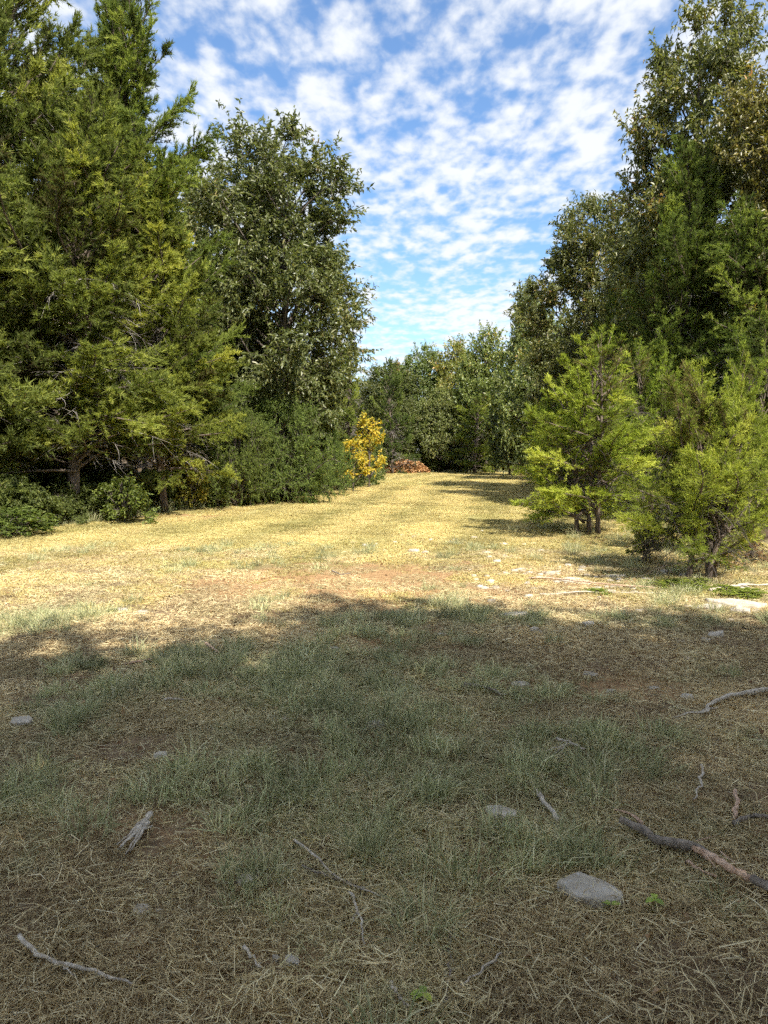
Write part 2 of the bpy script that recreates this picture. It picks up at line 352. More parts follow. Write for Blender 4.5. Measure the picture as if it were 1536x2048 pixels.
thatch_v = [[patch('thatch_patch', rg, [(1750, .44, .025, .095, .020, 0, .0025, 'lie', 0, .9), (220, .44, .08, .17, .03, 0, .0024, 'lie', .4, 1), (360, .42, .03, .09, 0, .6, .0026, 'up', .1, .9),
             (12, .4, .1, .2, .02, 0, .005, 'lie', 0, .25)], M['thatch'])] for k in range(5)]
thatch_v += [[patch('thatch_patch', rg, [(800, .44, .03, .085, .022, 0, .0042, 'lie', 0, .85), (80, .44, .07, .16, .03, 0, .004, 'lie', .4, 1), (170, .42, .03, .08, 0, .6, .004, 'up', .1, .9)], M['thatch'])] for k in range(5)]
tuft_v = [[patch('grass_tuft', rg, [(95, .10, .06, .19, 0, .62, .0037, 'tuft', 0, .85), (22, .11, .08, .22, 0, .9, .0034, 'tuft', .8, 1)], M['tuft'])] for k in range(5)]
stub_v = [[patch('stubble_patch', rg, [(400, .36, .025, .065, 0, .5, .0062, 'up', 0, 1), (260, .36, .05, .12, .018, 0, .0058, 'lie', .1, 1)], M['stubble'])] for k in range(5)]
def in_view(n, y0, y1, marg, rng):
    yy = np.sqrt(rng.uniform(y0 * y0, y1 * y1, n)); xx = rng.uniform(-1, 1, n) * (.545 * yy + marg); return xx, yy
def rots(n, rng, tilt=.06): return np.stack([rng.normal(0, tilt, n), rng.normal(0, tilt, n), rng.random(n) * 6.283], 1)
def sc3(s): return np.stack([s, s, s], 1)
# foreground thatch
gx_, gy_ = np.meshgrid(np.arange(-9, 9, .40), np.arange(1.0, 12, .40)); x = gx_.ravel(); y = gy_.ravel()
x = np.concatenate([x, x + .2, x[::2] + .1]) ; y = np.concatenate([y, y + .2, y[::2] + .3]); x = x + rg.normal(0, .09, len(x)); y = y + rg.normal(0, .09, len(y))
dm = dirt_mask(x, y); wm = wood_mask(x, y)
k = (np.abs(x) < .545 * y + 1.6) & (rg.random(len(x)) > dm * .6) & (rg.random(len(x)) > wm * .8) & (rg.random(len(x)) < .28 + 1.15 * vnoise(x * 1.7, y * 1.7, 31)) & (rg.random(len(x)) > sstep(7.0, 11.0, y) * .75)
x, y, dm = x[k], y[k], dm[k]; n = len(x)
scatter('dry_grass', np.stack([x, y, ground_h(x, y) - .004], 1), rots(n, rg, .03), sc3(rg.uniform(.8, 1.1, n) * (1 - .2 * dm)), rg.integers(0, 5, n) + np.where(y > 4.8, 5, 0), thatch_v,
        'matted dry and green grass clippings covering the shaded foreground', 'grass', green_mask(x, y) * .7, (vnoise(x * 2.2, y * 2.2, 41) - .36) * .75 + rg.normal(0, .08, n))
CLEAR_PX = [(1180, 1797), (1130, 1797), (1225, 1812), (998, 1640), (283, 1838), (1175, 1256), (44, 1448), (1042, 1377), (270, 1690), (250, 1715), (290, 1670), (90, 1948), (150, 1962), (205, 1988), (1290, 1688), (1350, 1712), (1395, 1718), (1440, 1750),
            (1490, 1780), (1530, 1800), (1240, 1668), (1095, 1630), (1110, 1652), (1424, 1422), (1462, 1407), (1510, 1402), (1380, 1447), (640, 1750), (700, 1790), (1470, 1630), (1500, 1664), (1140, 1504), (720, 1860), (950, 1985), (1308, 1832), (1222, 1842)]
CLP = np.array([gp(a, b) for a, b in CLEAR_PX])                     # open spots where stones and sticks lie
def off_things(x, y, r): return np.min(np.hypot(x[:, None] - CLP[:, 0], y[:, None] - CLP[:, 1]), 1) > r
# green tufts
x, y = in_view(10500, 1.2, 13, 1.6, rg); g = green_mask(x, y) * .95 + .35 * vnoise(x * 2.7, y * 2.7, 33)
k = (rg.random(len(x)) < np.clip(g - .28, 0, 1) * .75) & (rg.random(len(x)) > dirt_mask(x, y) * 1.1) & (rg.random(len(x)) > wood_mask(x, y) * .7) & (rg.random(len(x)) > sstep(6.8, 8.5, y) * .8) & off_things(x, y, .17)
x, y = x[k], y[k]; n = len(x)
scatter('green_grass', np.stack([x, y, ground_h(x, y)], 1), rots(n, rg, .12), sc3(rg.uniform(.55, 1.15, n)), rg.integers(0, 5, n), tuft_v,
        'soft green grass tufts growing through the dry thatch', 'grass', .05 + .6 * rg.random(n), rg.normal(.08, .18, n))
# mown stubble in the sunny clearing and everything beyond
x, y = in_view(28000, 7.2, 61, 2.6, rg); wm = wood_mask(x, y); dm = dirt_mask(x, y)
k = (rg.random(len(x)) > wm * 1.05) & (rg.random(len(x)) > dm * .93) & (rg.random(len(x)) < np.clip(21 / y, .35, 1)) & (rg.random(len(x)) < sstep(6.6, 9.5, y) + .25)
x, y = x[k], y[k]; n = len(x); s = rg.uniform(.8, 1.25, n) * np.clip(.85 + y / 60, .9, 1.6)
scatter('mown_grass', np.stack([x, y, ground_h(x, y) - .004], 1), rots(n, rg, .04), np.stack([s, s, s * rg.uniform(.55, .9, n) * np.clip(1.05 - y / 90, .5, 1)], 1), rg.integers(0, 5, n), stub_v,
        'straw coloured mown grass across the sunlit clearing', 'grass', green_mask(x, y) * .8, .13 - .26 * stripe_mask(x, y) + (vnoise(x * .8, y * .8, 43) - .5) * .3 + rg.normal(0, .06, n))

# ------------------------------------------------------------------ trees
def bez(p0, p1, p2, n): u = np.linspace(0, 1, n)[:, None]; return (1 - u) ** 2 * p0 + 2 * u * (1 - u) * p1 + u * u * p2
def gen_cedar(seed, h, rad, nb, clear, lL, lW, per_m, K, fol='cedar', stems=1, dead=0, step=.06, top_pow=.72, droop=.28, el0=8, dtn=1.0, elt=50):
    rng = np.random.default_rng(seed); TR, CR, DT = Acc(), Acc(), Acc(); ph = rng.random(4) * 6.28
    st = []
    for s_ in range(stems):
        off = np.array([rng.normal(0, .09 * rad), rng.normal(0, .09 * rad), 0]) if stems > 1 else np.zeros(3)
        lean = np.array([rng.normal(0, .10 * rad), rng.normal(0, .10 * rad), 0]) * (2.2 if stems > 1 else 1); hh = h * (1 if s_ == 0 else rng.uniform(.7, .95)) * (.8 if elt < 30 else 1)
        u = np.linspace(0, 1, 12)[:, None]; P = off + lean * u + np.concatenate([.02 * h * np.sin(u * 5 + ph[0]) * u, .02 * h * np.cos(u * 4 + ph[1]) * u, u * hh], 1)
        r0 = (.013 * h + .012) * (1 if stems == 1 else .55); R = r0 * (1 - u[:, 0]) ** .8 + .006; R[0] *= 1.35
        P[0, 2] -= .12; TR.add(*tube(P, R, 9)); st.append((P, hh))
    for b in range(nb):
        P, hh = st[b % stems]; tt = clear + (1 - clear) * ((b + rng.random()) / nb) ** .95
        start = np.array([np.interp(tt, np.linspace(0, 1, 12), P[:, q]) for q in range(3)])
        az = b * 2.39996 + rng.normal(0, .4); prof = 1.12 * (1 - tt) ** top_pow * min(1, .62 + 1.6 * tt) + .07
        L = rad * prof * rng.uniform(.6, 1.14) * (1 + .22 * math.sin(2 * az + ph[2] + 5 * tt) + .12 * math.sin(5 * az + ph[3] + 9 * tt))
        el = math.radians(el0 + elt * tt ** 1.3 + rng.normal(0, 17)); n = 7; s = np.linspace(0, 1, n)
        d = np.array([math.cos(az), math.sin(az), 0]); sd = np.array([-d[1], d[0], 0])
        pts = start + np.outer(s * L * math.cos(el), d) + np.outer(L * (math.sin(el) * s + .12 * s - droop * s * s * (1 - tt) + .10 * s ** 4), [0, 0, 1]) + np.outer(.10 * L * np.sin(s * 4 + b), sd)
        TR.add(*tube(pts, (.006 + .013 * L) * (1 - s) ** .8 + .003, 4, False))
        nbl = max(6, int(L * per_m)); v = rng.uniform(.18, 1, nbl) ** .75
        p = np.stack([np.interp(v, s, pts[:, q]) for q in range(3)], 1); bd = unit(np.stack([np.interp(v, s, np.gradient(pts[:, q])) for q in range(3)], 1))
        sgn = np.where(np.arange(nbl) % 2 == 0, 1, -1)[:, None] * rng.uniform(.25, 1.15, (nbl, 1))
        dd = unit(bd * .7 + np.cross(bd, [0, 0, 1]) * sgn + np.array([0, 0, 1]) * rng.uniform(-.5, .55, (nbl, 1)) + rng.normal(0, .16, (nbl, 3)))
        l = np.clip(L * (.12 + .34 * (1 - v)) * rng.uniform(.7, 1.3, nbl), .14, .75)
        DT.add(*darts(p, dd, l, np.full(nbl, .010), rng, rng.uniform(.1, .5, nbl)))
        m = max(3, int(np.mean(l) / step)); w = (np.arange(m) + rng.random((nbl, m))) / m; w = .12 + .88 * w
        sp = (p[:, None] + dd[:, None] * (w * l[:, None])[..., None] - np.array([0, 0, 1]) * (.12 * w * w * l[:, None])[..., None]).reshape(-1, 3)
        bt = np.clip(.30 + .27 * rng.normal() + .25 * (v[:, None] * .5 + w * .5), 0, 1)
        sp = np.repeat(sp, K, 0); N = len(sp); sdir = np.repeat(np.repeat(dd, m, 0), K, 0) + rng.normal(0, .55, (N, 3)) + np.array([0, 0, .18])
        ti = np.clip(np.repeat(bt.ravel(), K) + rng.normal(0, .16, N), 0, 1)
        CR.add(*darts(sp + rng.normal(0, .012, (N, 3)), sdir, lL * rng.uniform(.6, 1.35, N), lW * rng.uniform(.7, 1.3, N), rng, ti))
    for b in range(dead):             # bare grey twigs inside and below the crown
        P, hh = st[b % stems]; tt = rng.uniform(.16, .66); start = np.array([np.interp(tt, np.linspace(0, 1, 12), P[:, q]) for q in range(3)])
        az = rng.random() * 6.283; L = rad * rng.uniform(.45, 1.0) * (1 - .5 * tt); el = rng.normal(-.02, .25); s = np.linspace(0, 1, 6)
        d = np.array([math.cos(az), math.sin(az), 0]); sd = np.array([-d[1], d[0], 0])
        pts = start + np.outer(s * L * math.cos(el), d) + np.outer(L * (math.sin(el) * s - .25 * s * s), [0, 0, 1]) + np.outer(.10 * L * np.sin(s * 5 + b), sd)
        V, T = tube(pts, (.012 * (1 - s) + .003) * min(1, .25 + h / 9), 4, False); DT.add(V, T, rng.uniform(.3, 1) * dtn)
        m = 12; v = rng.uniform(.2, 1, m); p = np.stack([np.interp(v, s, pts[:, q]) for q in range(3)], 1)
        for q in range(m):
            dr = unit(d * .5 + sd * rng.normal(0, .8) + np.array([0, 0, rng.normal(-.35, .4)])); ll = rng.uniform(.2, .7); e = p[q] + dr * ll
            mid = (p[q] + e) / 2 + rng.normal(0, .06, 3)
            V, T = tube(bez(p[q], mid, e + np.array([0, 0, -.12 * ll]), 4), np.array([.006, .005, .004, .002]) * min(1, .35 + h / 9), 3, False); DT.add(V, T, rng.uniform(.2, 1) * dtn)
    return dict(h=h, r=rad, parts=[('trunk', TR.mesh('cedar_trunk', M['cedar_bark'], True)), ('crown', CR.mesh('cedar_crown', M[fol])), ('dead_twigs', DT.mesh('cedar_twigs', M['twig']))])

def gen_broad(seed, h, rad, cb, ncl, ntw, nl, cs, lL, lW, mat='broad', shape='oval', r0=None, spread=.75, autumn=.25, stems=1):
    rng = np.random.default_rng(seed); TR, CR = Acc(), Acc(); ph = rng.random(6) * 6.28
    u = np.linspace(0, 1, 14)[:, None]; r0 = r0 or .011 * h + .02
    TP = np.concatenate([.025 * h * np.sin(u * 4 + ph[0]) * u, .025 * h * np.cos(u * 3.3 + ph[1]) * u, u * h * .9], 1); TP[:, :2] -= TP[0, :2]
    R = r0 * (1 - u[:, 0]) ** .75 + .012; R[0] *= 1.5; P2 = TP.copy(); P2[0, 2] -= .15; TR.add(*tube(P2, R, 9))
    C = []; tries = 0
    while len(C) < ncl and tries < ncl * 60:
        tries += 1; tz = rng.random() ** .85; z = cb + (h * .965 - cb) * tz; az = rng.random() * 6.283
        if shape == 'oval': pr = math.sqrt(max(0, 1 - ((tz - .42) / .60) ** 2))
        elif shape == 'dome': pr = math.sqrt(max(0, 1 - tz ** 3.6)) * .95 + .05
        else: pr = min(1, .55 + tz) * (1 - tz) ** .6 * 1.2
        re = rad * pr * (1 + .20 * math.sin(2 * az + ph[2] + 4 * tz) + .16 * math.sin(3 * az + ph[3] - 7 * tz) + .10 * math.sin(11 * tz + ph[4]))
        rr = max(0, re - cs * .55) * rng.uniform(.25, 1.0) ** .55
        c = np.array([rr * math.cos(az), rr * math.sin(az), z]) + np.array([np.interp(z, TP[:, 2], TP[:, 0]), np.interp(z, TP[:, 2], TP[:, 1]), 0])
        if all(np.sum((c - q) ** 2) > (cs * spread) ** 2 for q in C): C.append(c)
    for c in C:
        rr = math.hypot(c[0], c[1]); z0 = max(cb * .75, c[2] - rr * rng.uniform(.5, 1.1) - .5); z0 = min(z0, h * .85)
        s0 = np.array([np.interp(z0, TP[:, 2], TP[:, 0]), np.interp(z0, TP[:, 2], TP[:, 1]), z0]); dl = np.linalg.norm(c - s0)
        mid = s0 * .5 + c * .5 + np.array([0, 0, .10 * dl]) + rng.normal(0, .07 * dl, 3)
        lp = bez(s0, mid, c, 7); TR.add(*tube(lp, (.008 + .011 * dl) * (1 - np.linspace(0, 1, 7)) ** .7 + .006, 5, False))
        outw = unit(c - np.array([TP[8, 0], TP[8, 1], cb + (h - cb) * .35])); k = int(ntw * rng.uniform(.75, 1.25)); csz = cs * rng.uniform(.75, 1.25)
        td = unit(outw * .55 + np.array([0, 0, .22]) + rng.normal(0, .62, (k, 3))); tl = csz * rng.uniform(.55, 1.15, k); o = c - outw * csz * .25 + rng.normal(0, .16 * csz, (k, 3))
        V, T, a = darts(o, td, tl, np.full(k, .016), rng, np.zeros(k)); TR.add(V, T)
        v = rng.uniform(.22, 1.02, (k, nl)); lp = (o[:, None] + td[:, None] * (v * tl[:, None])[..., None]).reshape(-1, 3); N = len(lp)
        ld = np.repeat(td, nl, 0) * .55 + rng.normal(0, .6, (N, 3)) + np.array([0, 0, -.38]); aut = autumn * max(0, rng.normal(.2, .6))
        ti = np.clip(rng.beta(2.2, 2.6, N) * .88 + aut * rng.random(N), 0, 1)
        CR.add(*leaves(lp, ld, lL * rng.uniform(.45, 1.45, N), lW * rng.uniform(.6, 1.3, N), rng, ti))
    return dict(h=h, r=rad, parts=[('trunk', TR.mesh('broad_trunk', M['bark'], True)), ('crown', CR.mesh('broad_crown', M[mat]))])

PR = {}
PR['ced_a'] = gen_cedar(11, 12.5, 3.0, 270, .10, .125, .024, 12, 7, dead=60, top_pow=.42, step=.07, el0=16, droop=.2)
PR['ced_b'] = gen_cedar(12, 10.0, 2.6, 220, .13, .12, .023, 13, 7, dead=90, top_pow=.42, droop=.30, step=.07, el0=14)
PR['ced_c'] = gen_cedar(13, 7.0, 2.2, 95, .06, .12, .026, 13, 6, dead=30, top_pow=.6)
PR['ced_s1'] = gen_cedar(21, 3.7, 1.35, 112, .06, .075, .0115, 25, 6, 'cedar_bright', stems=3, dead=20, step=.045, el0=20, top_pow=.45, dtn=.45)
PR['ced_s2'] = gen_cedar(22, 2.6, 1.05, 100, .07, .054, .0078, 36, 6, 'cedar_bright', stems=4, dead=26, step=.034, top_pow=.5, droop=.16, el0=28, dtn=.45)
PR['bush'] = gen_broad(24, 3.0, 2.1, .15, 62, 34, 26, .62, .10, .022, mat='cedar', shape='dome', r0=.05, autumn=0, spread=.6)
PR['hick_a'] = gen_broad(31, 13.2, 3.1, 2.4, 88, 36, 22, 1.05, .17, .070, spread=.78)
PR['hick_b'] = gen_broad(32, 14.0, 2.9, 3.0, 88, 36, 22, 1.0, .17, .068, autumn=.36, spread=.78)
PR['oak_a'] = gen_broad(33, 10.0, 3.2, 1.6, 105, 20, 16, .95, .19, .10, shape='dome', autumn=.15)
PR['oak_b'] = gen_broad(34, 9.0, 2.8, 1.2, 90, 20, 16, .95, .20, .11, shape='dome', autumn=.3)
PR['sapling'] = gen_broad(35, 3.6, 1.0, .6, 26, 14, 12, .42, .13, .07, autumn=.1, r0=.035)
PR['yellow'] = gen_broad(36, 3.6, .9, .5, 19, 11, 9, .42, .15, .08, mat='yellow', r0=.03, autumn=.3)
PR['shrub'] = gen_broad(37, 1.5, .95, .15, 26, 12, 12, .40, .10, .055, mat='weed', shape='dome', r0=.02)

def tree(name, proto, x, y, h, r, rz, label, cat, group=None, tint=(1, 1, 1)):
    p = PR[proto]; e = link(name, None, label=label, cat=cat, group=group, loc=(x, y, gh(x, y)))
    e.rotation_euler = (0, 0, rz); e.scale = (r / p['r'], r / p['r'], h / p['h'])
    for nm, me in p['parts']:
        o = link(nm, me, e); o.color = (*tint, 1) if nm == 'crown' else (1, 1, 1, 1)
    return e
def ptree(name, proto, px, Y, top, rpx, rz, label, cat, group=None, tint=(1, 1, 1), x=None):
    return tree(name, proto, at_x(px, Y) if x is None else x, Y, at_z(top, Y), rpx / F_PX * Y, rz, label, cat, group, tint)
GL, GR, GF = 'cedars along the left edge of the clearing', 'trees along the right edge of the clearing', 'trees at the far end of the clearing'
ptree('cedar_tree', 'ced_a', 30, 18.2, -260, 290, .3, 'tallest dark cedar at the far left, its top beyond the picture', 'tree', GL)
ptree('cedar_tree', 'ced_a', 262, 21.0, 34, 185, 2.4, 'tall pointed cedar whose tip stands against the sky at upper left', 'tree', GL, (.92, 1, .9))
ptree('cedar_tree', 'ced_b', 140, 17.2, 250, 225, 1.1, 'broad drooping cedar with bare grey twigs in front of the tallest cedar', 'tree', GL, (1.08, 1.08, .97))
ptree('cedar_tree', 'ced_b', 325, 20.0, 360, 140, 4.0, 'yellow-green cedar on the right flank of the left cedars beside the broadleaf tree', 'tree', GL, (1.22, 1.19, .95))
ptree('cedar_tree', 'ced_b', -120, 15.5, 260, 200, 5.0, 'cedar cut off by the left picture edge above the undergrowth', 'tree', GL)
ptree('broadleaf_tree', 'hick_a', 560, 26.5, 236, 178, .4, 'tall dark broadleaf tree with reddish tips standing alone left of the sky gap', 'tree')
ptree('broadleaf_tree', 'hick_b', 470, 30.0, 330, 150, 2.2, 'broadleaf tree half hidden between the left cedars and the tall dark broadleaf', 'tree')
ptree('cedar_bush', 'bush', 560, 24.4, 800, 118, .9, 'low spreading cedar bush under the tall dark broadleaf tree', 'bush', GL, (1.0, 1.1, 1.1))
ptree('cedar_bush', 'bush', 470, 22.6, 815, 85, 2.9, 'smaller cedar bush at the corner of the left cedars', 'bush', GL, (1.0, 1.05, 1.0))
ptree('cedar_bush', 'bush', 632, 28.5, 805, 68, 4.2, 'cedar bush beside the yellow shrub', 'bush', GL, (.95, 1.1, 1.1))
ptree('cedar_tree', 'ced_c', 700, 39.0, 688, 60, 1.7, 'slim cedar rising behind the yellow shrub', 'tree', GL, (1.05, 1.1, 1))
ptree('cedar_tree', 'ced_c', 640, 38.0, 735, 60, .2, 'cedar behind the lower right side of the tall dark broadleaf', 'tree', GL)
ptree('yellow_shrub', 'yellow', 738, 34.5, 826, 34, .5, 'bright yellow autumn shrub, upper clump at the end of the left trees', 'shrub')
ptree('yellow_shrub', 'yellow', 706, 31.0, 872, 38, 2.0, 'lower bright yellow autumn shrub touching the mown grass', 'shrub')
ptree('cedar_tree', 'ced_c', 785, 56.0, 728, 48, 3.0, 'dark cedar behind the orange leaf pile', 'tree', GF, (.75, .85, .9))
ptree('broadleaf_tree', 'oak_a', 850, 67.0, 688, 62, .6, 'pale green tree left of centre at the far end', 'tree', GF, (1.2, 1.35, 1.05))
ptree('broadleaf_tree', 'oak_b', 912, 66.0, 682, 60, 2.1, 'olive tree turning yellow at the middle of the far end', 'tree', GF, (1.55, 1.45, 1.0))
ptree('broadleaf_tree', 'oak_a', 878, 60.5, 775, 46, 3.3, 'low broadleaf tree in front of the far olive tree', 'tree', GF, (1.5, 1.5, 1.4))
ptree('broadleaf_tree', 'oak_b', 972, 60.0, 655, 62, 4.4, 'rounded tree right of the far olive tree', 'tree', GF, (1.25, 1.35, 1.0))
ptree('broadleaf_tree', 'oak_a', 1050, 50.0, 566, 62, 5.4, 'tall tree whose top stands out left of the right-hand trees', 'tree', GF, (1.4, 1.45, 1.2))
ptree('broadleaf_tree', 'oak_b', 1100, 43.0, 640, 85, 1.4, 'dense dark tree below the tall right-hand broadleaf', 'tree', GR, (1.2, 1.3, 1.1))
ptree('cedar_tree', 'ced_c', 950, 57.0, 800, 60, .8, 'green understory cedar right of the centre of the far end', 'tree', GF, (1.1, 1.15, 1))
ptree('broadleaf_tree', 'oak_b', 1020, 51.0, 760, 50, 2.7, 'dark understory tree at the right corner of the far end', 'tree', GF, (.8, .9, .85))
ptree('broadleaf_tree', 'oak_a', 795, 72.0, 725, 45, 2.7, 'reddish tree top peeping over the dark far cedar', 'tree', GF, (1.5, 1.0, .8))
ptree('broadleaf_tree', 'hick_a', 1165, 30.5, 378, 125, 2.0, 'broadleaf tree with rounded top left of the tallest right-hand tree', 'tree', GR, (1.05, 1, .9))
ptree('broadleaf_tree', 'hick_b', 1268, 26.5, 440, 85, .5, 'narrow broadleaf tree tucked between the two right-hand broadleaf trees', 'tree', GR)
ptree('broadleaf_tree', 'hick_b', 1392, 21.5, 5, 160, 1.2, 'tallest broadleaf tree on the right reaching the top of the picture', 'tree', GR, (1.1, 1.05, .9))
ptree('broadleaf_tree', 'hick_a', 1580, 18.0, 40, 175, 3.9, 'brown-tinged broadleaf tree cut off by the right picture edge', 'tree', GR, (1.3, 1.05, .85))
ptree('cedar_tree', 'ced_a', 1350, 18.8, 322, 130, 3.6, 'dark tall cedar in front of the tallest right-hand broadleaf', 'tree', GR, (.95, 1.05, .95))
ptree('cedar_tree', 'ced_b', 1500, 16.8, 440, 150, 2.6, 'dark cedar at the right picture edge behind the small bright cedars', 'tree', GR, (.85, .95, .9))
ptree('cedar_tree', 'ced_c', 1215, 24.0, 610, 80, 5.1, 'dark cedar behind the left small bright cedar', 'tree', GR, (.8, .9, .85))
ptree('young_cedar', 'ced_s1', 1192, 14.6, 702, 165, .4, 'bright green young cedar with bare lower trunk in mid clearing', 'young cedar', GR, (.98, 1.02, .95))
ptree('young_cedar', 'ced_s2', 1415, 9.25, 758, 182, 1.3, 'nearest bright green young cedar with several trunks, at right', 'young cedar', GR)
ptree('young_cedar', 'ced_s2', 1300, 10.7, 985, 48, 4.1, 'knee-high young cedar left of the nearest one', 'young cedar', GR)
ptree('young_cedar', 'ced_s1', 1500, 11.2, 722, 105, 2.3, 'young cedar behind the nearest one at the picture edge', 'young cedar', GR, (.9, .95, .9))
ptree('young_cedar', 'ced_s1', 1300, 17.0, 715, 85, 5.0, 'young cedar behind the bare trunked one, in the gap before the dark trees', 'young cedar', GR, (.85, .95, .85))
ptree('young_cedar', 'ced_s1', 1115, 23.5, 780, 88, 3.5, 'farthest young cedar leaning over the right edge of the mown grass', 'young cedar', GR, (.9, 1, .9))
# the trees at the photographer's right and back that shade the foreground
for k, (x, y, h, r, pr, lab) in enumerate([
        (2.3, -3.5, 13.2, 2.6, 'oak_b', 'tall broadleaf tree just behind the photographer'),
        (-.6, -3.8, 13.0, 2.9, 'oak_a', 'rounded broadleaf tree close behind the photographer'),
        (4.3, -1.9, 12.2, 2.8, 'oak_b', 'rounded broadleaf tree at the right shoulder of the photographer'),
        (7.9, -2.2, 12.6, 2.9, 'oak_a', 'broadleaf tree well to the right of the photographer'),
        (3.4, -6.2, 12.0, 2.6, 'oak_b', 'broadleaf tree in the second row behind the photographer')]):
    tree('cedar_tree' if pr.startswith('ced') else 'broadleaf_tree', pr, x, y, h, r, 1.3 * k, lab, 'tree', 'trees around the photographer')

# woods standing behind the edge trees: one mass
rw = np.random.default_rng(77); W = []
for k in range(900):
    y = rw.uniform(13, 95); x = rw.uniform(-38, 42)
    l = np.interp(y, LY, LX) - 3.4; r = np.interp(y, RY, RX) + 4.2
    if y > 64: ok = abs(x) < 45
    else: ok = (x < l and y > 20.5) or (x > r and y > 19)
    if ok and abs(x) < .62 * y + 5 and all((x - a) ** 2 + (y - b) ** 2 > 3.0 ** 2 for a, b, *_ in W): W.append((x, y))
    if len(W) > 130: break
W = np.array(W); n = len(W); hs = np.where(W[:, 1] > 62, rw.uniform(.55, .8, n), rw.uniform(.62, .85, n))
scatter('woods', np.stack([W[:, 0], W[:, 1], ground_h(W[:, 0], W[:, 1])], 1), np.stack([np.zeros(n), np.zeros(n), rw.random(n) * 6.28], 1), np.stack([np.ones(n) * 1.05, np.ones(n) * 1.05, hs], 1),
        rw.integers(0, 4, n), [[m for _, m in PR[q]['parts'][:2]] for q in ('ced_b', 'hick_a', 'oak_a', 'oak_b')], 'shaded woods standing deep behind the edge trees', 'woods')
# undergrowth along the wood edges
def edge_pts(n, rng, side, y0, y1, spread):
    y = rng.uniform(y0, y1, n); e = np.interp(y, LY, LX) if side < 0 else np.interp(y, RY, RX)
    return e + side * (rng.exponential(spread, n)) , y
xs, ys = [], []
for side, n_, y0, y1, sp in ((-1, 420, 13.5, 36, .9), (-1, 40, 36, 59, .9), (1, 60, 21, 58, 1.2)):
    a, b = edge_pts(n_, rw, side, y0, y1, sp); xs.append(a); ys.append(b)
a = rw.uniform(-1, 12, 90); xs.append(a); ys.append(rw.uniform(60.5, 66, 90)); xs.append(rw.uniform(-13, -8, 45)); ys.append(rw.uniform(16.5, 22, 45))
x, y = np.concatenate(xs), np.concatenate(ys); n = len(x); s = rw.uniform(.2, .75, n) * np.where(y > 34, 1.8, 1); ui = (rw.random(n) < .3).astype(int); s[-45:] *= 2.2
scatter('undergrowth', np.stack([x, y, ground_h(x, y)], 1), np.stack([np.zeros(n), np.zeros(n), rw.random(n) * 6.28], 1), np.stack([s, s, s * rw.uniform(.6, 1.25, n)], 1) * np.where(ui == 1, .55, 1)[:, None], ui,
        [[m for _, m in PR['shrub']['parts']], [m for _, m in PR['sapling']['parts']]], 'leafy green undergrowth along the foot of the woods', 'undergrowth')

tall_v = [[patch('tall_grass', rg, [(90, .22, .15, .5, 0, .35, .006, 'tuft', .2, 1), (60, .25, .08, .25, 0, .7, .006, 'tuft', 0, .8)], M['tuft'])] for k in range(4)]
xs, ys = [], []
for side, n_, y0, y1, sp in ((-1, 420, 13, 40, .5), (-1, 90, 40, 59, .5), (1, 130, 16, 58, .6)):
    a, b = edge_pts(n_, rw, side, y0, y1, sp); xs.append(a - side * .35); ys.append(b)
xs.append(rw.uniform(-.5, 11, 120)); ys.append(60 + rw.exponential(.5, 120)); xs.append(rw.normal(4.4, 1.0, 70)); ys.append(rw.uniform(9.6, 16, 70))
x, y = np.concatenate(xs), np.concatenate(ys); n = len(x); s_ = rw.uniform(.45, 1.15, n) * np.where(y < 17, .6, 1)
scatter('tall_grass', np.stack([x, y, ground_h(x, y)], 1), rots(n, rw, .1), sc3(s_), rw.integers(0, 4, n), tall_v, 'unmown tall grass along the foot of the trees', 'grass', .1 + .5 * rw.random(n), rw.normal(-.1, .15, n))
n = 2600; y = np.sqrt(rw.uniform(1.4 ** 2, 12.5 ** 2, n)); x = rw.uniform(-1, 1, n) * (.55 * y + .5); k = rw.random(n) < .25 + .9 * vnoise(x * .8, y * .8, 51); x, y = x[k], y[k]
x = np.concatenate([x, rw.normal(4.6, 1.0, 900)]); y = np.concatenate([y, rw.uniform(8.8, 17, 900)]); n = len(x)
A = Acc(); d = rw.normal(size=(n, 3)) * [1, 1, .25]; A.add(*leaves(np.stack([x, y, ground_h(x, y) + .012 + .02 * rw.random(n)], 1), d, rw.uniform(.02, .06, n), rw.uniform(.012, .03, n), rw, rw.random(n), 2.0, .35))
lo = link('leaf_litter', A.mesh('leaf_litter', M['dry_leaf']), label='small brown fallen leaves scattered over the grass', cat='leaf litter', kind='stuff')
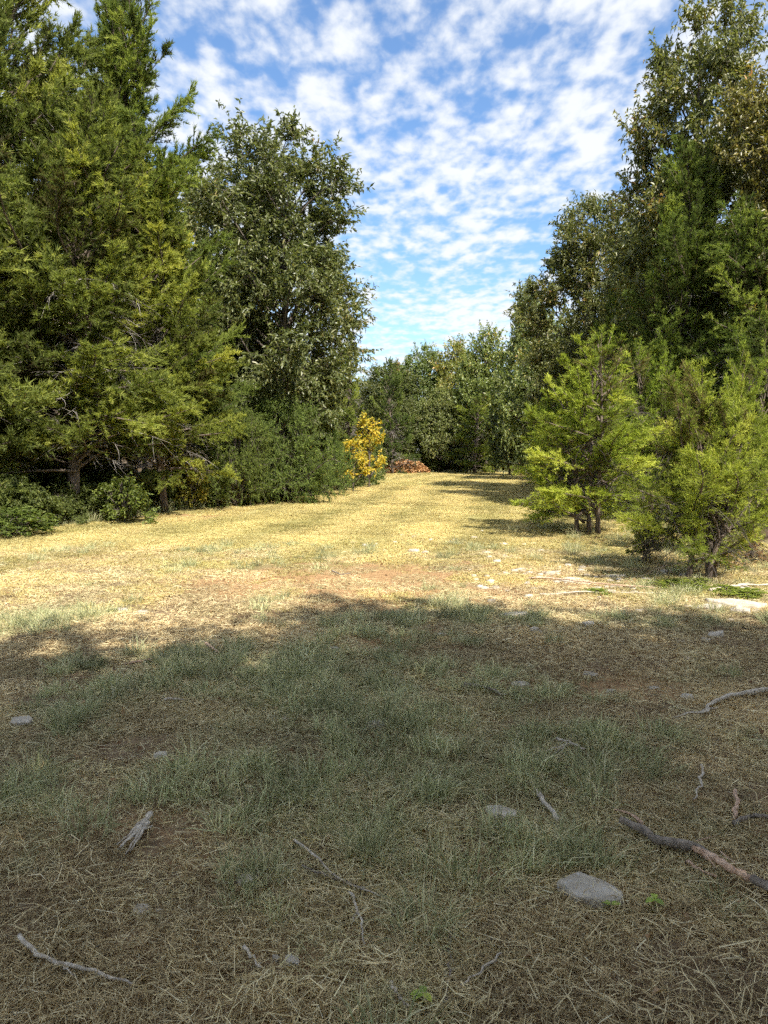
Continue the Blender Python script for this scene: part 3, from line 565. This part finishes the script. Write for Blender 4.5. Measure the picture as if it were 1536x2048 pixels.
# ------------------------------------------------------------------ small things on the ground
rk = np.random.default_rng(91)
def scale_at(px, py): x, y = gp(px, py); return math.sqrt(x * x + y * y + EYE * EYE) / math.hypot(F_PX, py - CY)   # metres per pixel there
def slab(name, outline, hgt, seed):
    rng = np.random.default_rng(seed); O = np.asarray(outline, float); n = 36
    seg = np.linalg.norm(np.roll(O, -1, 0) - O, axis=1); c = np.concatenate([[0], np.cumsum(seg)]); u = np.linspace(0, c[-1], n, endpoint=False)
    O2 = np.concatenate([O, O[:1]]); R = np.stack([np.interp(u, c, O2[:, q]) for q in (0, 1)], 1); cen = R.mean(0); ext = np.ptp(R, axis=0).max()
    tilt = rng.normal(0, .10, 2); V = []
    for sc_, z in ((1.06, -.35), (1.03, .35), (1.0, .80), (.965, .97), (.91, 1.0), (.62, 1.0), (.36, 1.0), (.12, 1.0)):
        p = cen + (R - cen) * sc_ * (1 + rng.normal(0, .012, (n, 1))); d = p - cen
        zz = hgt * z * (1 + .22 * (vnoise(d[:, 0] / ext * 4 + 9, d[:, 1] / ext * 4 + 3, seed) - .5) + .18 * (vnoise(d[:, 0] / ext * 13, d[:, 1] / ext * 13, seed + 1) - .5)) + (d @ tilt) * max(z, 0)
        V.append(np.concatenate([p, zz[:, None]], 1))
    k = len(V); V = np.concatenate(V + [np.array([[*cen, hgt * 1.0]])]); i, j = np.meshgrid(np.arange(k - 1), np.arange(n), indexing='ij'); i, j = i.ravel(), j.ravel(); j2 = (j + 1) % n
    a, b, c_, d_ = i * n + j, i * n + j2, (i + 1) * n + j2, (i + 1) * n + j; q = np.arange(n)
    T = np.concatenate([np.stack([a, b, c_], 1), np.stack([a, c_, d_], 1), np.stack([(k - 1) * n + q, (k - 1) * n + (q + 1) % n, np.full(n, k * n)], 1)])
    return mesh_np(name, V, T, None, (M['rock'],), False)
def rock(px, py, wpx, asp, hr, label, outline=None, cat='rock', group=None):
    x, y = gp(px, py); m = scale_at(px, py); w = wpx * m; sd = int(px * 7 + py)
    rng = np.random.default_rng(sd)
    if outline is None:
        n = rng.integers(5, 8); a = np.sort(rng.random(n) * .5 + np.arange(n)) / n * 6.283; r = rng.uniform(.75, 1.1, n)
        outline = np.stack([np.cos(a) * r * w / 2, np.sin(a) * r * w / 2 * asp], 1)
    o = link('rock', slab('rock', outline, w * hr, sd), label=label, cat=cat, group=group, loc=(x, y, gh(x, y) - .10 * w * hr)); o.rotation_euler = (rng.normal(0, .07), rng.normal(0, .07), 0)
    return o
c0 = gp(1180, 1797)
rock(1180, 1797, 130, 1, .19, 'large pale grey slab of limestone in the near grass at lower right', [(gp(a, b)[0] - c0[0], gp(a, b)[1] - c0[1]) for a, b in ((1113, 1796), (1150, 1826), (1200, 1838), (1243, 1834), (1246, 1812), (1205, 1788), (1160, 1773))])
for a in [(998, 1640, 72, .9, .17, 'weathered grey rock half sunk in grass above the limestone slab'),
          (283, 1838, 40, .8, .25, 'small pale flat stone at lower left beside a brown chip'),
          (322, 1838, 26, .6, .2, 'brown stone chip right of the small pale flat stone'),
          (44, 1448, 42, .8, .3, 'pale stone near the left picture edge in the shade'),
          (1475, 1214, 105, .8, .10, 'longest pale slab below the nearest young cedar'),
          (1418, 1224, 62, .6, .12, 'pale slab left of the longest slab below the nearest young cedar'),
          (1478, 1228, 46, .7, .2, 'pale block just in front of the longest slab'),
          (1175, 1256, 28, .8, .35, 'small pale stone in the shade right of the clay patch'),
          (1070, 1270, 19, .9, .5, 'small upright stone in the shade beside the shadow edge'),
          (240, 1223, 28, .6, .25, 'flat pale stone at the left shadow edge, left one of two'),
          (286, 1229, 22, .6, .3, 'flat pale stone at the left shadow edge, right one of two'),
          (1150, 1168, 72, .8, .07, 'wide flat pale stone bedded in the sunny stony patch'),
          (1226, 1156, 56, .9, .07, 'flat stone beside the shade of the nearest young cedar'),
          (1098, 1152, 34, .7, .12, 'pale stone at the left of the sunny stony patch'),
          (828, 1105, 26, .6, .2, 'pale stone alone in the sunny mown grass at centre'),
          (1026, 1238, 62, .5, .08, 'flat stone lying right on the shadow edge'),
          (1432, 1277, 34, .5, .25, 'thin tilted stone in the shade below the pale slabs'),
          (1412, 1284, 20, .8, .3, 'little stone touching the thin tilted stone'),
          (1042, 1377, 46, .5, .10, 'flat brownish stone in the middle of the shaded grass'),
          (1182, 1351, 34, .5, .2, 'pale stone chip upper right in the shaded grass'),
          (1221, 1387, 22, .7, .3, 'pinkish pebble right of the flat brownish stone'),
          (780, 1393, 34, .6, .12, 'flat tan stone at the bottom of the shaded clay'),
          (492, 1782, 40, .9, .3, 'dull stone beside the grass tuft at lower left'),
          (586, 1953, 32, .9, .35, 'crumbly pale stone near the bottom edge'),
          (552, 1948, 18, .9, .5, 'pebble left of the crumbly pale stone'),
          (706, 1258, 22, .7, .35, 'small stone at the top of the shaded clay patch'),
          (614, 1270, 18, .7, .3, 'small stone left of the shaded clay patch'),
          (562, 1448, 30, .6, .2, 'pale broken stone left of centre in the shade'),
          (941, 943, 16, .6, .4, 'white rock at the foot of the far trees')]:
    rock(*a)
# stone chips of the stony patches: uncounted
chipA = Acc()
for k in range(190):
    z_ = rk.choice(5, p=[.34, .22, .2, .14, .10]); cx_, cy_, sx, sy = [(2.3, 9.3, .8, .6), (1.4, 12.5, .9, 1.2), (3.4, 8.0, .9, .5), (2.0, 6.2, 1.0, 1.0), (.2, 4.6, 1.8, 2.0)][z_]
    x, y = rk.normal(cx_, sx), rk.normal(cy_, sy)
    if y < 1.6: continue
    n = 6; a = np.arange(n) / n * 6.283; w = rk.uniform(.012, .045) * (1 + .08 * y); r = rk.uniform(.6, 1.1, n) * w; asp = rk.uniform(.5, 1)
    V = np.concatenate([np.stack([x + np.cos(a) * r, y + np.sin(a) * r * asp, np.full(n, -.005)], 1), np.stack([x + np.cos(a) * r * .8, y + np.sin(a) * r * asp * .8, rk.uniform(.25, .5) * w + rk.normal(0, .002, n)], 1), [[x, y, .45 * w]]])
    V[:, 2] += gh(x, y); q = np.arange(n); q2 = (q + 1) % n
    chipA.add(V, np.concatenate([np.stack([q, q2, q2 + n], 1), np.stack([q, q2 + n, q + n], 1), np.stack([q + n, q2 + n, np.full(n, 2 * n)], 1)]))
link('stone_chips', chipA.mesh('stone_chips', M['rock']), label='scattered pale stone chips in the grass', cat='stone chips', kind='stuff')

def stick_path(pix, lift, wob, seed, n=14):
    rng = np.random.default_rng(seed); P = np.array([gp(a, b) for a, b in pix]); c = np.concatenate([[0], np.cumsum(np.linalg.norm(np.diff(P, axis=0), axis=1))])
    u = np.linspace(0, c[-1], n); p = np.stack([np.interp(u, c, P[:, 0]), np.interp(u, c, P[:, 1])], 1)
    p[1:-1] = .25 * p[:-2] + .5 * p[1:-1] + .25 * p[2:]; p += rng.normal(0, wob, p.shape)
    return np.concatenate([p, (ground_h(p[:, 0], p[:, 1]) + lift + rng.normal(0, wob * .6, n))[:, None]], 1)
def rough_tube(P, R, k, seed):
    rng = np.random.default_rng(seed); V, T = tube(P, np.asarray(R) * rng.uniform(.82, 1.15, len(P)), k); V += rng.normal(0, float(np.mean(R)) * .09, V.shape); return V, T
def stick(pix, rpx, mat, label, forks=(), name='stick', wob=.004, tap=.45, cat='stick'):
    mx, my = pix[len(pix) // 2]; m = scale_at(mx, my); r = rpx * m * .8; sd = int(mx + my * 3)
    P = stick_path(pix, r * .8 + .026, wob, sd); A = Acc(); o = P[0].copy(); A.add(*rough_tube(P - o, r * np.linspace(1, tap, len(P)), 7, sd))
    for fp in forks:
        Q = stick_path(fp, r * .7 + .022, wob, sd + 1, 8); A.add(*rough_tube(Q - o, r * .6 * np.linspace(1, .3, 8), 6, sd + 2))
    return link(name, A.mesh(name, M[mat], True), label=label, cat=cat, loc=o)
# the broken branch: dark bark with a stretch of raw split wood
m = scale_at(1400, 1720); r = 8.5 * m
e = link('broken_branch', None, label='broken branch with dark bark and torn pinkish wood at lower right', cat='branch', loc=(*gp(1400, 1720), 0))
eo = np.array([*gp(1400, 1720), -.022])
P = stick_path([(1240, 1668), (1290, 1688), (1310, 1706), (1350, 1712), (1395, 1718), (1425, 1742)], r + .01, .002, 5, 20); R = r * np.interp(np.linspace(0, 1, 20), [0, .3, .6, 1], [.75, .95, 1.15, .6])
A = Acc(); A.add(*rough_tube(P - eo, R, 9, 6)); link('bark', A.mesh('bark', M['darkstick'], True), e)
P = stick_path([(1385, 1720), (1430, 1745), (1475, 1772), (1515, 1792)], r + .010, .003, 7, 16); A = Acc(); A.add(*rough_tube(P - eo, r * np.interp(np.linspace(0, 1, 16), [0, .3, .8, 1], [.5, .95, .8, .6]), 8, 8))
for a, b, rr in (((1392, 1712), (1432, 1702), .22), ((1440, 1735), (1472, 1762), .2), ((1410, 1738), (1432, 1770), .25)):
    Q = stick_path([a, b], r + .018, .001, int(a[0]), 5); A.add(*rough_tube(Q - eo, r * rr * np.linspace(1, .2, 5), 5, 3))
link('split_wood', A.mesh('split_wood', M['rawwood'], True), e)
P = stick_path([(1505, 1788), (1560, 1815), (1600, 1835)], r + .01, .002, 9, 8); A = Acc(); A.add(*rough_tube(P - eo, r * np.full(8, .95), 9, 9)); link('bark', A.mesh('bark_end', M['darkstick'], True), e)
P = stick_path([(1228, 1650), (1262, 1660), (1284, 1680)], r + .022, .001, 10, 7); A = Acc(); A.add(*rough_tube(P - eo, r * np.linspace(.15, .5, 7), 6, 10)); link('splinter', A.mesh('splinter', M['rawwood'], True), e)
stick([(1545, 1398), (1462, 1407), (1424, 1422), (1408, 1440)], 6.5, 'deadwood', 'curved grey branch reaching in from the right picture edge', [[(1412, 1438), (1380, 1447), (1345, 1453)], [(1405, 1440), (1436, 1432)]], 'fallen_branch', cat='branch')
stick([(1070, 1602), (1095, 1630), (1117, 1660)], 6, 'deadwood', 'short mottled stick right of the half sunk rock', tap=.9)
stick([(302, 1652), (280, 1682), (262, 1704), (240, 1722)], 8, 'deadwood', 'split grey chunk of weathered wood at lower left', [[(292, 1664), (268, 1705), (254, 1734)], [(284, 1668), (262, 1690), (236, 1716)], [(296, 1668), (276, 1702), (262, 1728)], [(290, 1684), (306, 1676)], [(280, 1676), (250, 1714)]], 'wood_chunk', .003, .35, 'wood')
stick([(38, 1912), (90, 1948), (150, 1962), (205, 1988), (268, 2014)], 6.5, 'deadwood', 'pale curved stick in the bottom left corner', [[(120, 1955), (148, 1982)]])
stick([(588, 1694), (640, 1750), (700, 1790), (758, 1824)], 4, 'deadwood', 'thin grey twig crossing the grass left of centre', cat='twig', name='twig')
stick([(604, 1757), (690, 1782), (735, 1806)], 3.5, 'darkstick', 'short twig crossing the thin grey twig', cat='twig', name='twig')
stick([(697, 1808), (718, 1855), (729, 1930)], 4, 'deadwood', 'thin twig pointing down to the bottom, left of centre', [[(712, 1850), (706, 1880)]], cat='twig', name='twig')
stick([(1004, 1936), (950, 1985), (888, 2044)], 4, 'deadwood', 'straight twig slanting to the bottom edge at centre', cat='twig', name='twig')
stick([(902, 1900), (897, 1970), (890, 2060)], 4.5, 'darkstick', 'upright looking brown stem at the bottom centre', cat='twig', name='twig')
stick([(780, 2008), (815, 2060)], 6, 'deadwood', 'pale stick end cut off by the bottom edge', cat='stick')
stick([(1404, 1545), (1400, 1590), (1391, 1622)], 3.5, 'deadwood', 'short upright twig left of the pale wood peg', cat='twig', name='twig')
stick([(1472, 1600), (1470, 1657)], 5.5, 'rawwood', 'pale wood peg near the right picture edge', tap=.9)
stick([(1466, 1668), (1500, 1660), (1560, 1668)], 7, 'darkstick', 'dark bark stick below the pale wood peg')
stick([(1372, 1738), (1410, 1762), (1434, 1774)], 4, 'rawwood', 'long splinter beside the broken branch', cat='splinter', name='wood_splinter')
stick([(1110, 1494), (1140, 1502), (1170, 1518)], 4.5, 'deadwood', 'forked twig in the grass right of centre', [[(1135, 1502), (1105, 1530)], [(1130, 1506), (1090, 1520)]], cat='twig', name='twig')
stick([(928, 1384), (970, 1390), (1012, 1407)], 4, 'darkstick', 'grey twig left of the flat brownish stone', cat='twig', name='twig')
stick([(252, 1336), (285, 1331), (312, 1328)], 3, 'rawwood', 'pale straight stick in the shade at left', tap=.9)
stick([(412, 1301), (440, 1319)], 5, 'rawwood', 'short wood chip in the shade left of the clay', cat='wood chip', name='wood_chip')
stick([(332, 1411), (370, 1409)], 3.5, 'deadwood', 'short pale stick left of centre in the shade')
stick([(488, 1940), (522, 1984)], 4.5, 'deadwood', 'short twig left of the crumbly pale stone', cat='twig', name='twig')
stick([(664, 1150), (682, 1156), (702, 1155)], 2.2, 'darkstick', 'dark twig on the sunny clay patch', cat='twig', name='twig')
stick([(1058, 1166), (1150, 1172), (1230, 1180), (1310, 1184)], 2.6, 'rawwood', 'long dry stalk lying across the sunny stony patch', cat='stalk', name='dry_stalk')
stick([(1420, 1192), (1480, 1182), (1550, 1178)], 4, 'deadwood', 'bleached branch under the nearest young cedar at the right edge', [[(1480, 1182), (1530, 1196)], [(1450, 1188), (1500, 1172)]], 'fallen_branch', cat='branch')
stick([(1080, 1200), (1200, 1192), (1330, 1196)], 2.2, 'deadwood', 'thin stalk along the shadow edge below the young cedars', cat='stalk', name='dry_stalk')

# standing clumps of longer grass
clump_v = [patch('grass_clump', rg, [(150, .10, .12, .26, 0, .55, .0030, 'tuft', 0, .9), (60, .12, .12, .28, 0, .9, .0030, 'tuft', .85, 1)], M['tuft']) for k in range(3)]
for k, (px, py, sc_, lab) in enumerate([(850, 1880, 1.0, 'tall straw-tipped grass clump at the bottom centre'), (528, 1775, .9, 'yellow-green grass clump beside the dull stone at lower left'),
        (735, 1720, .8, 'grass clump right of the thin grey twig'), (1075, 1540, .8, 'green grass clump above the mottled stick'), (1200, 1505, .85, 'dark grass clump right of the forked twig'),
        (150, 1440, .9, 'pale green grass clump near the left stone'), (60, 1560, 1.0, 'wide green grass clump at the left picture edge'), (1010, 1430, .75, 'grass clump below the flat brownish stone')]):
    x, y = gp(px, py); o = link('grass_clump', clump_v[k % 3], label=lab, cat='grass clump', group='longer grass clumps in the shade', loc=(x, y, gh(x, y))); o.scale = (sc_, sc_, sc_ * .8); o.rotation_euler.z = k * 1.9

# seedlings beside the limestone slab
def seedling(px, py, lpx, n, label):
    x, y = gp(px, py); m = scale_at(px, py); rng = np.random.default_rng(px); e = link('seedling', None, label=label, cat='seedling', loc=(x, y, gh(x, y)))
    a = rng.random() * 6; L = lpx * m
    V, T = tube(np.array([[0, 0, -.01], [.003, 0, .03], [0, .004, .05]]), [.0015, .0013, .001], 5); link('stem', mesh_np('stem', V, T, {'tint': np.full(len(V), .4)}, (M['weed'],)), e)
    for k in range(n):
        az = a + k * 2.3; d = np.array([math.cos(az), math.sin(az), .25]); u = np.linspace(0, 1, 7); w = L * .62 * np.sin(np.pi * u ** .8) ** .8 * .5; sd = np.array([-math.sin(az), math.cos(az), 0])
        P = np.array([0, 0, .045]) + np.outer(u * L, d) - np.outer(.35 * L * u * u, [0, 0, 1])
        V = np.concatenate([P + np.outer(w, sd) + np.outer(w * .25, [0, 0, 1]), P, P - np.outer(w, sd) + np.outer(w * .25, [0, 0, 1])]); q = np.arange(6)
        T = np.concatenate([np.stack([q, q + 7, q + 8], 1), np.stack([q, q + 8, q + 1], 1), np.stack([q + 7, q + 14, q + 15], 1), np.stack([q + 7, q + 15, q + 8], 1)])
        link('leaf', mesh_np('leaf', V, T, {'tint': np.full(21, rng.uniform(.5, .9))}, (M['weed'],), True), e).color = (2.0, 2.3, 1.4, 1)
seedling(1222, 1842, 22, 2, 'bright green two-leaved seedling at the front of the limestone slab')
seedling(1308, 1832, 22, 3, 'three-leaved green seedling right of the limestone slab')
seedling(845, 2040, 26, 4, 'dark green leafy seedling at the bottom edge')

# single shrubs and weeds
def shrub(px, Y, hgt, r, label, tint=(1, 1, 1), proto='shrub', name='weed_shrub', cat='shrub', x=None): return tree(name, proto, at_x(px, Y) if x is None else x, Y, hgt, r, px * .37, label, cat, None, tint)
shrub(245, 17.2, 1.0, .75, 'sunlit green leafy weed at the foot of the left cedars', (1.25, 1.3, 1))
shrub(20, 14.2, .55, .8, 'low green weed in the left corner of the wood edge', (1.1, 1.2, 1))
shrub(375, 21.2, 1.5, .6, 'yellowing weed at the corner of the left trees', (2.0, 1.5, .8))
shrub(340, 21.6, 2.0, .5, 'small yellow-leaved sapling in the shade of the left cedars', (1, 1, .9), 'yellow', 'yellow_sapling', 'sapling')
shrub(600, 26.8, 2.0, .85, 'dull yellow shrub in front of the low spreading cedar bush', (.55, .55, .6), 'yellow', 'yellow_shrub')
shrub(435, 22.3, .9, .55, 'tall pale weeds at the bend of the mown edge', (1.7, 1.6, 1))
shrub(560, 24.6, .55, .7, 'low weed below the spreading cedar bush', (1.3, 1.2, .9))
shrub(735, 39.5, 1.0, .8, 'green weed at the foot of the upper yellow shrub', (1.3, 1.4, 1))
x, y = gp(1370, 1180); shrub(1370, y, .10, .42, 'patch of fresh green weeds below the nearest young cedar', (1.8, 1.8, 1.1), name='weed_patch', cat='weeds', x=x)
x, y = gp(1475, 1195); shrub(1475, y, .09, .34, 'fresh green weeds beside the longest pale slab', (2.1, 2.1, 1.3), name='weed_patch', cat='weeds', x=x)
x, y = gp(1195, 1192); shrub(1195, y, .07, .2, 'small green weeds at the shadow edge', (2.0, 2.1, 1.2), name='weed_patch', cat='weeds', x=x)
PR['dry'] = gen_broad(38, .9, .5, .1, 18, 10, 9, .26, .07, .03, mat='dry_leaf', shape='dome', r0=.012)
x, y = gp(1500, 1130); shrub(1505, y, .45, .2, 'rusty dead weed behind the nearest young cedar at the right edge', (1, 1, 1), 'dry', 'dead_weed', 'weed', x)
x, y = gp(1450, 1140); shrub(1460, y, .25, .35, 'dry tan weeds at the trunks of the nearest young cedar', (1.5, 1.7, 1.5), 'dry', 'dead_weed', 'weed', x)
shrub(1062, 54, 1.0, 1.4, 'tan dry weeds at the right corner of the far edge', (1.2, 1.3, 1.1), 'dry', 'dead_weed', 'weed')
# leaf pile at the far end
PX_, PY_ = at_x(806, 58), 58.0
e = link('leaf_pile', None, label='orange-brown pile of cut leafy brush at the far end of the clearing', cat='leaf pile', loc=(PX_, PY_, gh(PX_, PY_)))
n = 2600; a = rk.random(n) * 6.283; r = np.sqrt(rk.random(n)); hh = 1.05 * (1 - r ** 2) ** .7 * (.8 + .4 * vnoise(np.cos(a) * r * 3 + 5, np.sin(a) * r * 3 + 5, 3))
P = np.stack([np.cos(a) * r * 2.1, np.sin(a) * r * 1.3, .9 * hh * rk.uniform(.75, 1.03, n)], 1)
A = Acc(); A.add(*leaves(P, rk.normal(size=(n, 3)), np.full(n, .22), np.full(n, .12), rk, rk.random(n))); link('leaves', A.mesh('pile_leaves', M['dry_leaf']), e).color = (1.5, 1.35, 1.2, 1)
A = Acc()
for k in range(50):
    a_ = rk.random() * 6.283; b_ = a_ + rk.normal(3.1, .8); p0 = np.array([math.cos(a_) * 1.9, math.sin(a_) * 1.2, rk.uniform(.0, .5)]); p1 = np.array([math.cos(b_) * 1.5, math.sin(b_) * 1.0, rk.uniform(.3, 1.2)])
    V, T = tube(bez(p0, (p0 + p1) / 2 + [0, 0, .5], p1, 6), np.linspace(.025, .008, 6), 4); A.add(V, T, rk.random())
link('brush_sticks', A.mesh('brush_sticks', M['twig']), e)
